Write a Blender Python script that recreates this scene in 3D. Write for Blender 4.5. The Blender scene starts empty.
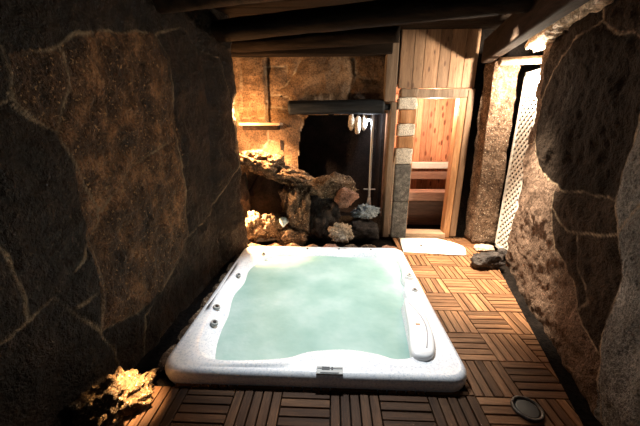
import bpy, bmesh, math, random
import numpy as np
from mathutils import Vector, Matrix, noise

C = bpy.context.scene.collection
random.seed(7)

# ------------------------------------------------------------------ camera, world, lights, exposure
cam_d = bpy.data.cameras.new('camera')
cam = bpy.data.objects.new('camera', cam_d)
C.objects.link(cam)
cam.location = (0, 0, 1.62)
cam.rotation_euler = (math.radians(90) - math.atan(89 / 300), 0, math.atan(12 / 300))
cam_d.sensor_width = 36
cam_d.lens = 300 / 640 * 36
cam_d.clip_start = 0.05
bpy.context.scene.camera = cam

world = bpy.data.worlds.new('world')
bpy.context.scene.world = world
world.use_nodes = True
world.node_tree.nodes['Background'].inputs[0].default_value = (0.5, 0.6, 0.8, 1)
world.node_tree.nodes['Background'].inputs[1].default_value = 0.01

vs = bpy.context.scene.view_settings
vs.view_transform = 'Standard'
vs.look = 'None'
vs.gamma = 1
vs.use_curve_mapping = False
vs.exposure = 0.0


def lamp(name, typ, loc, energy, color, size=0.05, target=None, cone=None, blend=0.5, size_y=None):
    d = bpy.data.lights.new(name, typ)
    d.energy = energy
    d.color = color
    if typ == 'AREA':
        d.size = size
        if size_y:
            d.shape = 'RECTANGLE'
            d.size_y = size_y
    else:
        d.shadow_soft_size = size
    if typ == 'SPOT':
        d.spot_size = math.radians(cone)
        d.spot_blend = blend
    o = bpy.data.objects.new(name, d)
    C.objects.link(o)
    o.location = loc
    if target is not None:
        o.rotation_euler = (Vector(target) - Vector(loc)).to_track_quat('-Z', 'Y').to_euler()
    return o


WARM = (1.0, 0.72, 0.45)
ORANGE = (1.0, 0.5, 0.18)
lamp('tub_spot', 'SPOT', (0.0, 2.75, 2.6), 400, (0.87, 0.945, 1.0), 0.08, (0.06, 2.5, 0), 62, 0.5)
lamp('door_lamp', 'POINT', (2.2, 3.56, 2.1), 170, (1.0, 0.84, 0.64), 0.04)
lamp('entry_spot', 'SPOT', (1.45, 3.06, 2.58), 1700, (1.0, 0.82, 0.6), 0.06, (1.75, 3.2, 0), 56, 0.85)
lamp('corner_upper', 'POINT', (-1.12, 4.0, 1.75), 30, ORANGE, 0.02)
lamp('corner_middle', 'POINT', (-1.2, 3.89, 1.42), 50, (1.0, 0.55, 0.25), 0.02)
lamp('ledge_spot', 'SPOT', (-0.92, 3.82, 1.57), 260, (1.0, 0.55, 0.25), 0.02, (-0.88, 4.1, 1.08), 95, 0.7)
lamp('corner_lower', 'SPOT', (-1.2, 3.86, 0.66), 420, (1.0, 0.55, 0.25), 0.02, (-0.98, 3.8, 0.1), 85, 0.5)
lamp('sauna_lamp', 'POINT', (1.45, 4.6, 1.9), 85, (1.0, 0.78, 0.58), 0.06)
lamp('ground_spot', 'SPOT', (-1.06, 1.44, 0.4), 120, (1.0, 0.62, 0.28), 0.02, (-1.2, 1.36, 0.03), 66, 0.9)
lamp('room_fill', 'AREA', (0.2, -0.7, 2.1), 1.6, (0.75, 0.86, 1.0), 0.9, (0, 2.2, 0.3))

# ------------------------------------------------------------------ material helpers


def newmat(name):
    m = bpy.data.materials.new(name)
    m.use_nodes = True
    nt = m.node_tree
    b = nt.nodes['Principled BSDF']
    return m, nt, b


def nd(nt, typ, **kw):
    n = nt.nodes.new(typ)
    for k, v in kw.items():
        if k in n.inputs.keys():
            n.inputs[k].default_value = v
        else:
            setattr(n, k, v)
    return n


def ramp(nt, fac, stops):
    r = nt.nodes.new('ShaderNodeValToRGB')
    els = r.color_ramp.elements
    while len(els) < len(stops):
        els.new(0.5)
    for e, (p, c) in zip(els, stops):
        e.position = p
        e.color = (*c, 1) if len(c) == 3 else c
    nt.links.new(fac, r.inputs[0])
    return r.outputs[0]


def mixc(nt, fac, a, b, mode='MIX'):
    n = nt.nodes.new('ShaderNodeMix')
    n.data_type = 'RGBA'
    n.blend_type = mode
    for v, i in ((fac, 0), (a, 6), (b, 7)):
        if hasattr(v, 'is_output'):
            nt.links.new(v, n.inputs[i])
        else:
            n.inputs[i].default_value = v if i == 0 else (*v[:3], 1)
    return n.outputs[2]


def coords(nt, scale=(1, 1, 1)):
    t = nt.nodes.new('ShaderNodeTexCoord')
    mp = nt.nodes.new('ShaderNodeMapping')
    mp.inputs['Scale'].default_value = scale
    nt.links.new(t.outputs['Object'], mp.inputs[0])
    return mp.outputs[0]


def tex_noise(nt, vec, scale, detail=6, rough=0.6):
    n = nt.nodes.new('ShaderNodeTexNoise')
    n.inputs['Scale'].default_value = scale
    n.inputs['Detail'].default_value = detail
    n.inputs['Roughness'].default_value = rough
    nt.links.new(vec, n.inputs['Vector'])
    return n.outputs[0]


def bump(nt, b, h, strength, dist=0.02):
    n = nt.nodes.new('ShaderNodeBump')
    n.inputs['Strength'].default_value = strength
    n.inputs['Distance'].default_value = dist
    nt.links.new(h, n.inputs['Height'])
    nt.links.new(n.outputs[0], b.inputs['Normal'])


def attr(nt, name):
    a = nt.nodes.new('ShaderNodeAttribute')
    a.attribute_name = name
    return a.outputs['Fac']


def rock_mat(name, dark, mid, light, scale=3, grain=70, rough=0.55, bs=0.8, mortar=None, tint=None, spec=0.3, speck=None):
    m, nt, b = newmat(name)
    v = coords(nt)
    big = tex_noise(nt, v, scale, 8, 0.65)
    fine = tex_noise(nt, v, grain, 3, 0.7)
    col = ramp(nt, big, [(0.3, dark), (0.52, mid), (0.72, light)])
    fr = ramp(nt, fine, [(0.35, (0.45, 0.45, 0.45)), (0.6, (1.25, 1.25, 1.25))])
    col = mixc(nt, 1.0, col, fr, 'MULTIPLY')
    if tint:
        tc = ramp(nt, big, [(0.3, tint[0]), (0.6, tint[1]), (0.75, tint[2])])
        tc = mixc(nt, 1.0, tc, fr, 'MULTIPLY')
        col = mixc(nt, attr(nt, 'tint'), col, tc)
    if speck:
        sn = tex_noise(nt, v, 55, 2, 0.5)
        sf = ramp(nt, sn, [(0.63, (0, 0, 0)), (0.69, (1, 1, 1))])
        col = mixc(nt, sf, col, speck)
    if mortar:      # stones vary in colour; light falloff over the walls is painted near-black too
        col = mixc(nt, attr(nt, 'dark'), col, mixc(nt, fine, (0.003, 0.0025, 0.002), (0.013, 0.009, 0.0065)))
    if mortar:
        mm = attr(nt, 'mortar')
        wear = ramp(nt, tex_noise(nt, v, 5, 4, 0.6), [(0.38, (0.12, 0.12, 0.12)), (0.6, (1, 1, 1))])
        mm = mixc(nt, 1.0, mm, wear, 'MULTIPLY')
        mc = mixc(nt, tex_noise(nt, v, 25, 3), [c * 0.45 for c in mortar], mortar)
        col = mixc(nt, mm, col, mc)
    nt.links.new(col, b.inputs['Base Color'])
    b.inputs['Roughness'].default_value = rough
    b.inputs['Specular IOR Level'].default_value = spec
    mn = nt.nodes.new('ShaderNodeMath')
    mn.operation = 'MULTIPLY_ADD'
    mn.inputs[1].default_value = 0.5
    nt.links.new(fine, mn.inputs[0])
    mid2 = tex_noise(nt, v, 18, 5, 0.65)
    nt.links.new(mid2, mn.inputs[2])
    bump(nt, b, mn.outputs[0], bs, 0.03)
    return m


def wood_mat(name, dark, light, axis=0, scale=1.0, rough=0.6, rnd=False, knots=None, spec=0.4, shaded=False, kr=0.17):
    m, nt, b = newmat(name)
    s = [14 * scale] * 3
    s[axis] = 1.2 * scale
    v = coords(nt, s)
    if rnd:
        at = attr(nt, 'rnd')
        vm = nt.nodes.new('ShaderNodeVectorMath')
        vm.operation = 'MULTIPLY_ADD'
        cb = nt.nodes.new('ShaderNodeCombineXYZ')
        for i in range(3):
            nt.links.new(at, cb.inputs[i])
        nt.links.new(cb.outputs[0], vm.inputs[0])
        vm.inputs[1].default_value = (37, 91, 53)
        nt.links.new(v, vm.inputs[2])
        v = vm.outputs[0]
    n1 = tex_noise(nt, v, 1.5, 6, 0.6)
    n2 = tex_noise(nt, v, 9, 4, 0.7)
    col = ramp(nt, n1, [(0.3, dark), (0.7, light)])
    g = ramp(nt, n2, [(0.3, (0.6, 0.6, 0.6)), (0.65, (1.1, 1.1, 1.1))])
    col = mixc(nt, 1.0, col, g, 'MULTIPLY')
    if rnd:
        rc = ramp(nt, attr(nt, 'rnd'), [(0, (0.62, 0.6, 0.58)), (0.5, (1, 0.97, 0.94)), (1, (1.2, 1.14, 1.08))])
        col = mixc(nt, 1.0, col, rc, 'MULTIPLY')
    if shaded:          # shade over the front of the deck, painted in as darker boards
        wc = ramp(nt, attr(nt, 'shaded'), [(0, (1, 1, 1)), (1, (0.17, 0.155, 0.15))])
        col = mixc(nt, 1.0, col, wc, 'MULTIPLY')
    if knots:
        ks = [12] * 3
        ks[axis] = 4.5
        kv = coords(nt, ks)
        vo = nt.nodes.new('ShaderNodeTexVoronoi')
        vo.inputs['Scale'].default_value = 1.0
        nt.links.new(kv, vo.inputs['Vector'])
        kf = ramp(nt, vo.outputs['Distance'], [(kr, (1, 1, 1)), (kr + 0.1, (0, 0, 0))])
        col = mixc(nt, kf, col, knots)
    nt.links.new(col, b.inputs['Base Color'])
    b.inputs['Roughness'].default_value = rough
    b.inputs['Specular IOR Level'].default_value = spec
    bump(nt, b, n2, 0.35, 0.01)
    return m


def plain(name, col, rough=0.5, metal=0, var=0.0, vscale=30, emit=0, bs=0):
    m, nt, b = newmat(name)
    v = coords(nt)
    n = tex_noise(nt, v, vscale, 4)
    lo = [c * (1 - var) for c in col]
    hi = [min(1, c * (1 + var)) for c in col]
    nt.links.new(ramp(nt, n, [(0.3, lo), (0.7, hi)]), b.inputs['Base Color'])
    b.inputs['Roughness'].default_value = rough
    b.inputs['Metallic'].default_value = metal
    if emit:
        b.inputs['Emission Color'].default_value = (*col, 1)
        b.inputs['Emission Strength'].default_value = emit
    if bs:
        bump(nt, b, n, bs, 0.01)
    return m


M = {}
M['wall_l'] = rock_mat('dark_slab_stone', (0.008, 0.005, 0.004), (0.085, 0.043, 0.02), (0.34, 0.17, 0.078), 4.5, 60, 0.45, 1.6,
                       mortar=(0.36, 0.27, 0.17), spec=0.26, speck=(0.34, 0.21, 0.1))  # speck: glints of the stone grains, painted in as pale dots
M['wall_r'] = rock_mat('brown_slab_stone', (0.07, 0.046, 0.033), (0.13, 0.088, 0.065), (0.2, 0.14, 0.105), 2.4, 60, 0.9, 1.0, spec=0.05,
                       mortar=(0.4, 0.31, 0.22), tint=((0.06, 0.06, 0.062), (0.19, 0.19, 0.19), (0.46, 0.46, 0.46)))
M['wall_b'] = rock_mat('ochre_stone', (0.07, 0.04, 0.022), (0.2, 0.12, 0.065), (0.34, 0.22, 0.13), 3, 50, 0.75, 0.8,
                       mortar=(0.55, 0.46, 0.34))
M['rock'] = rock_mat('rough_brown_rock', (0.035, 0.021, 0.013), (0.16, 0.1, 0.06), (0.36, 0.26, 0.17), 8, 45, 0.8, 1.4, speck=(0.55, 0.44, 0.3))
M['rock_dark'] = rock_mat('dark_wet_rock', (0.012, 0.010, 0.010), (0.04, 0.032, 0.03), (0.1, 0.08, 0.07), 6, 60, 0.5, 1.0)
M['rock_pale'] = rock_mat('pale_limestone', (0.3, 0.23, 0.16), (0.6, 0.48, 0.36), (0.8, 0.7, 0.56), 6, 50, 0.8, 1.0)
M['rock_gold'] = rock_mat('golden_rough_rock', (0.05, 0.026, 0.012), (0.24, 0.14, 0.07), (0.6, 0.42, 0.25), 11, 48, 0.6, 1.5, speck=(0.8, 0.66, 0.48))
M['rock_golden_dark'] = rock_mat('dark_golden_rock', (0.02, 0.012, 0.007), (0.12, 0.07, 0.032), (0.4, 0.26, 0.13), 14, 55, 0.5, 1.5, speck=(0.75, 0.55, 0.32))
M['rock_red'] = rock_mat('reddish_rock', (0.12, 0.06, 0.04), (0.3, 0.16, 0.11), (0.5, 0.32, 0.24), 7, 60, 0.7, 0.9)
M['granite'] = rock_mat('grey_granite', (0.05, 0.05, 0.048), (0.16, 0.155, 0.145), (0.34, 0.33, 0.3), 14, 90, 0.7, 0.8)
M['crystal_rock'] = rock_mat('bluish_wet_stone', (0.1, 0.13, 0.15), (0.32, 0.38, 0.42), (0.7, 0.76, 0.8), 12, 60, 0.4, 1.0)
M['block_white'] = rock_mat('whitewashed_block', (0.5, 0.45, 0.38), (0.72, 0.66, 0.57), (0.85, 0.8, 0.72), 6, 70, 0.8, 0.5)
M['pillar'] = rock_mat('tan_masonry', (0.06, 0.036, 0.023), (0.16, 0.1, 0.065), (0.3, 0.21, 0.15), 9, 38, 0.85, 1.0, speck=(0.55, 0.44, 0.33), spec=0.1)
M['niche'] = rock_mat('dark_recess_stone', (0.006, 0.004, 0.0035), (0.018, 0.011, 0.009), (0.035, 0.022, 0.018), 4, 40, 0.8, 0.8)  # near-black stone for the niche lining and the grotto back
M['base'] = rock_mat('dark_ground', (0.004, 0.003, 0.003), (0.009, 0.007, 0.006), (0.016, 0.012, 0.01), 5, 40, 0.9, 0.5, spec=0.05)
M['deck'] = wood_mat('deck_wood_along_x', (0.12, 0.056, 0.027), (0.38, 0.2, 0.1), 0, 1.0, 0.62, True, shaded=True, spec=0.15)
M['deck_y'] = wood_mat('deck_wood_along_y', (0.12, 0.056, 0.027), (0.38, 0.2, 0.1), 1, 1.0, 0.62, True, shaded=True, spec=0.15)
M['beam'] = wood_mat('dark_beam_wood', (0.006, 0.004, 0.003), (0.024, 0.016, 0.011), 0, 0.8, 0.9, spec=0.08)
M['beam_brown'] = wood_mat('brown_beam_wood', (0.012, 0.0075, 0.005), (0.045, 0.027, 0.018), 1, 0.8, 0.9, spec=0.08)
M['lintel'] = wood_mat('charred_log', (0.004, 0.0045, 0.0055), (0.03, 0.035, 0.042), 0, 1.2, 0.6, spec=0.2)
M['plank_v'] = wood_mat('tan_plank_wood', (0.3, 0.17, 0.095), (0.52, 0.33, 0.2), 2, 0.7, 0.6, True, knots=(0.12, 0.06, 0.035), kr=0.1)
M['jamb'] = wood_mat('orange_pine', (0.34, 0.15, 0.06), (0.6, 0.32, 0.15), 2, 0.8, 0.5)
M['post'] = wood_mat('grey_brown_post', (0.13, 0.085, 0.055), (0.33, 0.235, 0.16), 2, 0.8, 0.7)
M['sauna'] = wood_mat('sauna_pine', (0.55, 0.25, 0.13), (0.78, 0.42, 0.25), 2, 0.8, 0.5, True, knots=(0.22, 0.08, 0.04))
M['bench'] = wood_mat('bench_wood', (0.3, 0.17, 0.12), (0.5, 0.31, 0.23), 0, 0.8, 0.5)
M['bench_pale'] = wood_mat('pale_bench_wood', (0.6, 0.45, 0.33), (0.8, 0.66, 0.52), 0, 0.8, 0.5)
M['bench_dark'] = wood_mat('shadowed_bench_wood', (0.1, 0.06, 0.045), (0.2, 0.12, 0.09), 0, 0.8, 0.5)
M['pale_wood'] = wood_mat('pale_log_wood', (0.4, 0.27, 0.17), (0.65, 0.48, 0.33), 0, 1, 0.6)
M['lattice'] = plain('white_painted_wood', (0.78, 0.75, 0.7), 0.6, 0, 0.06)
M['mat'] = plain('white_terry', (0.85, 0.82, 0.76), 0.95, 0, 0.05, 150, 0, 0.6)
M['pipe'] = plain('pale_metal', (0.6, 0.6, 0.6), 0.35, 0.3)
M['black'] = plain('black_plastic', (0.01, 0.01, 0.011), 0.35)
M['grey'] = plain('grey_plastic', (0.33, 0.34, 0.33), 0.4, 0, 0.1)
M['chrome'] = plain('dull_chrome', (0.45, 0.46, 0.47), 0.25, 0.9)
M['dark_metal'] = plain('dark_worn_metal', (0.07, 0.065, 0.06), 0.4, 0.8, 0.5, 60)
M['pillow'] = plain('pearl_acrylic_smooth', (0.74, 0.735, 0.73), 0.3, 0, 0.05, 60)
M['seam'] = plain('grey_seam', (0.3, 0.3, 0.31), 0.5)
M['bulb'] = plain('lit_bulb', (0.9, 0.95, 1.0), 0.4, 0, 0, 30, 12)
M['crystal'] = plain('bluish_quartz', (0.6, 0.72, 0.76), 0.2, 0, 0.2)


def acrylic():
    m, nt, b = newmat('pearl_marbled_acrylic')
    v = coords(nt)
    n1 = tex_noise(nt, v, 70, 3, 0.7)
    n2 = tex_noise(nt, v, 9, 5, 0.6)
    c = ramp(nt, n1, [(0.36, (0.6, 0.63, 0.67)), (0.5, (0.83, 0.83, 0.83)), (0.7, (0.9, 0.89, 0.88))])
    c2 = ramp(nt, n2, [(0.3, (0.86, 0.88, 0.93)), (0.7, (1, 0.99, 0.97))])
    nt.links.new(mixc(nt, 1, c, c2, 'MULTIPLY'), b.inputs['Base Color'])
    b.inputs['Roughness'].default_value = 0.28
    return m


M['acrylic'] = acrylic()


def water_mat():
    m, nt, b = newmat('milky_aqua_water')
    v = coords(nt, (1, 1, 1))
    n1 = tex_noise(nt, v, 1.6, 4, 0.55)
    c = ramp(nt, n1, [(0.3, (0.2, 0.345, 0.295)), (0.5, (0.3, 0.445, 0.395)), (0.72, (0.46, 0.57, 0.535))])
    nt.links.new(c, b.inputs['Base Color'])
    b.inputs['Roughness'].default_value = 0.5
    b.inputs['IOR'].default_value = 1.33
    n2 = tex_noise(nt, v, 7, 3, 0.5)
    bump(nt, b, n2, 0.25, 0.03)
    return m


M['water'] = water_mat()

# ------------------------------------------------------------------ geometry helpers


def obj(name, bm, mat, parent=None, smooth=False):
    me = bpy.data.meshes.new(name)
    bm.to_mesh(me)
    bm.free()
    if smooth:
        me.polygons.foreach_set('use_smooth', [True] * len(me.polygons))
    mats = mat if isinstance(mat, list) else [mat]
    for mm in mats:
        me.materials.append(mm)
    o = bpy.data.objects.new(name, me)
    C.objects.link(o)
    if parent:
        o.parent = parent
        o.matrix_parent_inverse = Matrix.Translation(-Vector(parent.location))
    return o


def thing(name, label, cat, loc=(0, 0, 0), group=None):
    o = bpy.data.objects.new(name, None)
    C.objects.link(o)
    o.empty_display_size = 0.1
    o.location = loc
    return tag(o, label, cat, group)


def tag(o, label, cat, group=None):
    o['label'] = label
    o['category'] = cat
    if group:
        o['group'] = group
    return o


def struct(o):
    o['kind'] = 'structure'
    return o


def add_box(bm, lo, hi, bevel=0.0, rnd=None, rot=0.0, shaded=None):
    lo, hi = Vector(lo), Vector(hi)
    c = (lo + hi) / 2
    s = hi - lo
    r = bmesh.ops.create_cube(bm, size=1, matrix=Matrix.Translation(c) @ Matrix.Rotation(rot, 4, 'Z') @ Matrix.Diagonal((*s, 1)))
    vs_ = r['verts']
    if bevel:
        es = list({e for v in vs_ for e in v.link_edges})
        rb = bmesh.ops.bevel(bm, geom=es, offset=bevel, segments=2, affect='EDGES', profile=0.5)
        vs_ = list({v for f in rb['faces'] for v in f.verts} | {v for v in vs_ if v.is_valid})
    if rnd is not None:
        lay = bm.verts.layers.float.get('rnd') or bm.verts.layers.float.new('rnd')
        lw = bm.verts.layers.float.get('shaded')
        # newly built island
        seen = set(v for v in vs_ if v.is_valid)
        stack = list(seen)
        while stack:
            v = stack.pop()
            v[lay] = rnd
            if shaded is not None:
                v[lw] = shaded
            for e in v.link_edges:
                w = e.other_vert(v)
                if w not in seen:
                    seen.add(w)
                    stack.append(w)
    return vs_


def add_tube(bm, pts, rad, n=14, caps=True, wob=0.0, seed=0):
    pts = [Vector(p) for p in pts]
    rings = []
    for i, p in enumerate(pts):
        d = (pts[min(i + 1, len(pts) - 1)] - pts[max(i - 1, 0)]).normalized()
        a = Vector((0, 0, 1)) if abs(d.z) < 0.9 else Vector((1, 0, 0))
        u = d.cross(a).normalized()
        w = u.cross(d).normalized()
        r = rad[i] if isinstance(rad, (list, tuple)) else rad
        ring = []
        for k in range(n):
            t = 2 * math.pi * k / n
            rr = r
            if wob:
                q = p * 2.3 + (u * math.cos(t) + w * math.sin(t)) * 1.4 + Vector((seed, seed * 2, 0))
                rr = r * (1 + wob * noise.noise(q) + wob * 0.5 * noise.noise(q * 3))
            ring.append(bm.verts.new(p + (u * math.cos(t) + w * math.sin(t)) * rr))
        rings.append(ring)
    for a, b in zip(rings, rings[1:]):
        for k in range(n):
            bm.faces.new((a[k], a[(k + 1) % n], b[(k + 1) % n], b[k]))
    if caps:
        bm.faces.new(rings[0][::-1])
        bm.faces.new(rings[-1])


def lerp_pts(a, b, n):
    a, b = Vector(a), Vector(b)
    return [a.lerp(b, i / (n - 1)) for i in range(n)]


def log_obj(name, a, b, r, mat, wob=0.12, seed=0, parent=None, n=24):
    bm = bmesh.new()
    add_tube(bm, lerp_pts(a, b, 40), r, n, True, wob, seed)
    bmesh.ops.recalc_face_normals(bm, faces=bm.faces)
    o = obj(name, bm, mat, parent, True)
    return o


def disc(bm, c, r, h, n=24, up=Vector((0, 0, 1))):
    q = up.to_track_quat('Z', 'Y').to_matrix().to_4x4()
    bmesh.ops.create_cone(bm, cap_ends=True, segments=n, radius1=r, radius2=r * 0.86, depth=h, matrix=Matrix.Translation(Vector(c) + up * h / 2) @ q)


def rock_bm(loc, size, seed, rough=0.35, sub=4, rotz=0.0, flat=None, tilt=0.0):
    bm = bmesh.new()
    bmesh.ops.create_icosphere(bm, subdivisions=sub, radius=1)
    off = Vector((seed * 3.7, seed * 1.9, seed * 5.3))
    R = Matrix.Rotation(rotz, 3, 'Z') @ Matrix.Rotation(tilt, 3, 'Y')
    rs = random.Random(seed)
    planes = []
    for _ in range(9):
        nrm = Vector((rs.gauss(0, 1), rs.gauss(0, 1), rs.gauss(0, 1))).normalized()
        planes.append((nrm, rs.uniform(0.62, 0.9)))
    for v in bm.verts:
        p = v.co.copy()
        for nrm, d in planes:
            k = p.dot(nrm)
            if k > d:
                p -= nrm * (k - d) * 0.85
        n1 = noise.fractal(p * 1.3 + off, 1.0, 2.0, 4)
        n2 = noise.fractal(p * 5.0 + off, 0.9, 2.0, 4)
        n3 = abs(noise.noise(p * 2.2 + off))
        n4 = noise.fractal(p * 14.0 + off, 0.8, 2.0, 3)
        p *= 1 + rough * (0.45 * n1 + 0.26 * n2 + 0.12 * n4 - 0.35 * n3)
        q = R @ Vector((p.x * size[0], p.y * size[1], p.z * size[2]))
        v.co = q + Vector(loc)
        if flat is not None and v.co.z < flat:
            v.co.z = flat
    return bm


def rock(name, label, loc, size, seed, mat, cat='rock', group=None, rough=0.45, sub=4, rotz=0.0, flat=None, tilt=0.0):
    o = obj(name, rock_bm(loc, size, seed, rough, sub, rotz, flat, tilt), mat, None, True)
    return tag(o, label, cat, group)


def seg_dist(P, lines):
    best = np.full(len(P), 9.0)
    for ln in lines:
        for (ax, ay), (bx, by) in zip(ln, ln[1:]):
            a = np.array((ax, ay))
            d = np.array((bx - ax, by - ay))
            t = np.clip(((P - a) @ d) / max(1e-9, d @ d), 0, 1)
            q = P - (a + t[:, None] * d)
            best = np.minimum(best, np.hypot(q[:, 0], q[:, 1]))
    return best


def in_poly(P, poly):
    x, y = P[:, 0], P[:, 1]
    ins = np.zeros(len(P), bool)
    n = len(poly)
    for i in range(n):
        x1, y1 = poly[i]
        x2, y2 = poly[(i + 1) % n]
        if y1 == y2:
            continue
        c = ((y1 > y) != (y2 > y)) & (x < (x2 - x1) * (y - y1) / (y2 - y1) + x1)
        ins ^= c
    return ins


def stone_wall(name, path, us, z0, z1, step, lines, mat, amp=0.04, bulge=0.05, mw=0.012, seed=0, hole=None, tint=None, jitter=0.02, offs=None, darks=()):
    """path(u) -> (x, y, nx, ny); builds a displaced sheet of big stones divided by mortar joints"""
    zs = np.arange(z0, z1 + 1e-6, step)
    nu, nz = len(us), len(zs)
    U, Z = np.meshgrid(us, zs, indexing='ij')
    P = np.stack([U.ravel(), Z.ravel()], 1)
    jit = np.array([(noise.noise(Vector((p[0] * 6, p[1] * 6, seed))), noise.noise(Vector((p[0] * 6, p[1] * 6, seed + 9.5)))) for p in P])
    d = seg_dist(P + jit * jitter, lines)
    stone = 1 - np.exp(-d / 0.03)
    verts = []
    mort = np.zeros(len(P))
    for i, (u, z) in enumerate(P):
        x, y, nx, ny = path(u)
        v = Vector((x, y, z))
        n1 = noise.fractal(v * 1.7 + Vector((seed, 0, 0)), 1.0, 2.0, 3)
        n2 = noise.fractal(v * 7 + Vector((seed, 0, 0)), 0.8, 2.0, 5)
        h = bulge * stone[i] + amp * n1 + amp * 0.45 * n2 * (0.3 + 0.7 * stone[i])
        if offs is not None:
            h += offs(u, z)
        w = mw * (1 + 1.6 * n2 + 1.3 * n1)
        mort[i] = min(1, max(0, 1 - (d[i] - w) / 0.007)) if d[i] < 1 else 0
        if mort[i] > 0:
            h += 0.01 * mort[i]
        verts.append((x + nx * h, y + ny * h, z))
    faces = []
    keep = None
    if hole is not None:
        keep = ~in_poly(P + jit * 0.03, hole)
    for i in range(nu - 1):
        for k in range(nz - 1):
            a = i * nz + k
            q = (a, a + nz, a + nz + 1, a + 1)
            if keep is not None and not (keep[q[0]] and keep[q[1]] and keep[q[2]] and keep[q[3]]):
                continue
            faces.append(q)
    me = bpy.data.meshes.new(name)
    me.from_pydata(verts, [], faces)
    at = me.attributes.new('mortar', 'FLOAT', 'POINT')
    at.data.foreach_set('value', mort)
    if tint is not None:
        ti = in_poly(P + jit * 0.02, tint).astype(float)
        at = me.attributes.new('tint', 'FLOAT', 'POINT')
        at.data.foreach_set('value', ti)
    dk = np.zeros(len(P))
    for pl, val in darks:
        dk[in_poly(P + jit * 0.02, pl)] = val
    at = me.attributes.new('dark', 'FLOAT', 'POINT')
    at.data.foreach_set('value', dk)
    me.polygons.foreach_set('use_smooth', [True] * len(me.polygons))
    me.materials.append(mat)
    o = bpy.data.objects.new(name, me)
    C.objects.link(o)
    return struct(o)


# ------------------------------------------------------------------ the setting
LM = [[(1.39, 1.77), (1.45, 1.69)], [(1.40, 1.72), (1.45, 1.66), (1.52, 1.60)], [(1.42, 1.72), (1.44, 1.70)], [(1.4, 1.85), (1.41, 1.75), (1.47, 1.65), (1.56, 1.58), (1.61, 1.4), (1.71, 1.12)], [(1.29, 1.69), (1.41, 1.75)], [(1.46, 1.92), (1.67, 2.0), (1.77, 2.09), (2.43, 2.27)], [(2.55, 2.28), (2.68, 2.13), (2.71, 1.86), (2.66, 1.53), (2.7, 1.17), (2.7, 0.83), (2.71, 0.56), (2.47, 0.44), (2.12, 0.32), (1.87, 0.24), (1.79, -0.08)], [(1.72, 1.11), (1.88, 1.24), (2.08, 1.34), (2.34, 1.41), (2.61, 1.49)], [(1.7, 1.15), (1.7, 1.05), (1.61, 0.96), (1.59, 0.78), (1.5, 0.39)], [(1.61, 0.96), (1.45, 0.83)], [(1.53, 0.65), (1.4, 0.65)], [(1.3, 0.75), (1.39, 0.6), (1.49, 0.42), (1.58, 0.17), (1.6, -0.03)], [(1.5, 0.39), (1.89, 0.33)], [(1.14, 1.15), (1.16, 0.89), (1.16, 0.72), (1.02, 0.7)], [(3.47, 2.27), (3.62, 1.78), (3.67, 1.2), (3.16, 0.64), (2.71, 0.56)], [(2.55, 2.28), (2.96, 2.43), (3.47, 2.27)], [(1.16, 0.72), (1.3, 0.75)], [(1.67, 2.0), (1.68, 1.79), (1.56, 1.58)],
      [(1.02, 0.7), (0.3, 0.9), (-0.4, 0.7), (-1.2, 1.0)], [(1.29, 1.69), (0.5, 1.75), (0.3, 0.9)], [(1.4, 1.85), (1.2, 2.7)], [(0.5, 1.75), (-0.5, 2.0), (-1.2, 1.9)], [(-0.5, 2.0), (-0.4, 0.7), (-0.3, 0.0)]]
RM = [[(2.5, 2.45), (2.43, 2.29), (2.29, 2.2), (1.96, 2.08)], [(3.41, 1.86), (3.3, 1.46), (3.11, 1.32), (2.89, 1.17), (2.45, 1.11), (1.93, 1.18), (1.81, 1.19)], [(2.58, 1.08), (2.52, 0.97), (2.24, 0.83), (1.93, 0.92), (1.71, 1.0)], [(2.1, 0.86), (2.0, 0.67)], [(1.96, 2.08), (1.8, 1.72), (1.82, 1.42), (1.81, 1.19), (1.7, 1.02), (1.59, 0.77), (1.58, 0.42), (1.51, 0.15), (1.38, -0.05)], [(2.52, 0.97), (2.35, 0.65), (2.01, 0.54), (1.86, 0.38)], [(2.0, 0.67), (1.79, 0.51), (1.86, 0.38), (1.58, 0.3)], [(3.41, 1.86), (3.16, 2.11), (2.8, 2.27), (2.43, 2.29)], [(1.58, 1.22), (1.71, 1.0)],
      [(3.3, 1.46), (3.7, 1.3)], [(1.8, 1.72), (1.0, 1.6), (0.6, 0.8), (0.7, 0)], [(1.96, 2.08), (1.6, 2.7)], [(0.6, 0.8), (-0.3, 1.0), (-1.2, 0.8)], [(1.0, 1.6), (0.5, 2.7)]]
BM = [[(-1.25, 2.66), (-1.21, 2.47), (-1.24, 1.73)], [(-1.21, 2.47), (-0.89, 2.47), (-0.89, 2.0), (-0.93, 1.71), (-1.24, 1.7)], [(-0.89, 2.37), (-0.63, 2.37), (-0.62, 2.13), (-0.89, 2.0)], [(-0.89, 2.0), (-0.61, 1.97), (-0.57, 1.88)], [(-0.89, 1.85), (-0.6, 1.81), (-0.57, 1.88)], [(0.28, 2.45), (0.33, 2.23), (0.57, 2.19)], [(0.33, 2.23), (0.23, 2.08), (0.23, 1.91)], [(-0.6, 1.81), (-0.42, 1.7), (-0.44, 1.5), (-0.5, 0.98), (-0.56, 0.83)], [(-0.93, 1.71), (-0.92, 1.4), (-1.01, 1.26)], [(-0.62, 2.13), (-0.44, 2.43)], [(-0.57, 1.88), (-0.04, 1.88), (0.26, 1.91)],
      [(-0.92, 1.4), (-0.5, 1.25)], [(-1.4, 1.2), (-1.01, 1.26), (-0.7, 0.9), (-0.5, 0.98)]]


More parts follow.
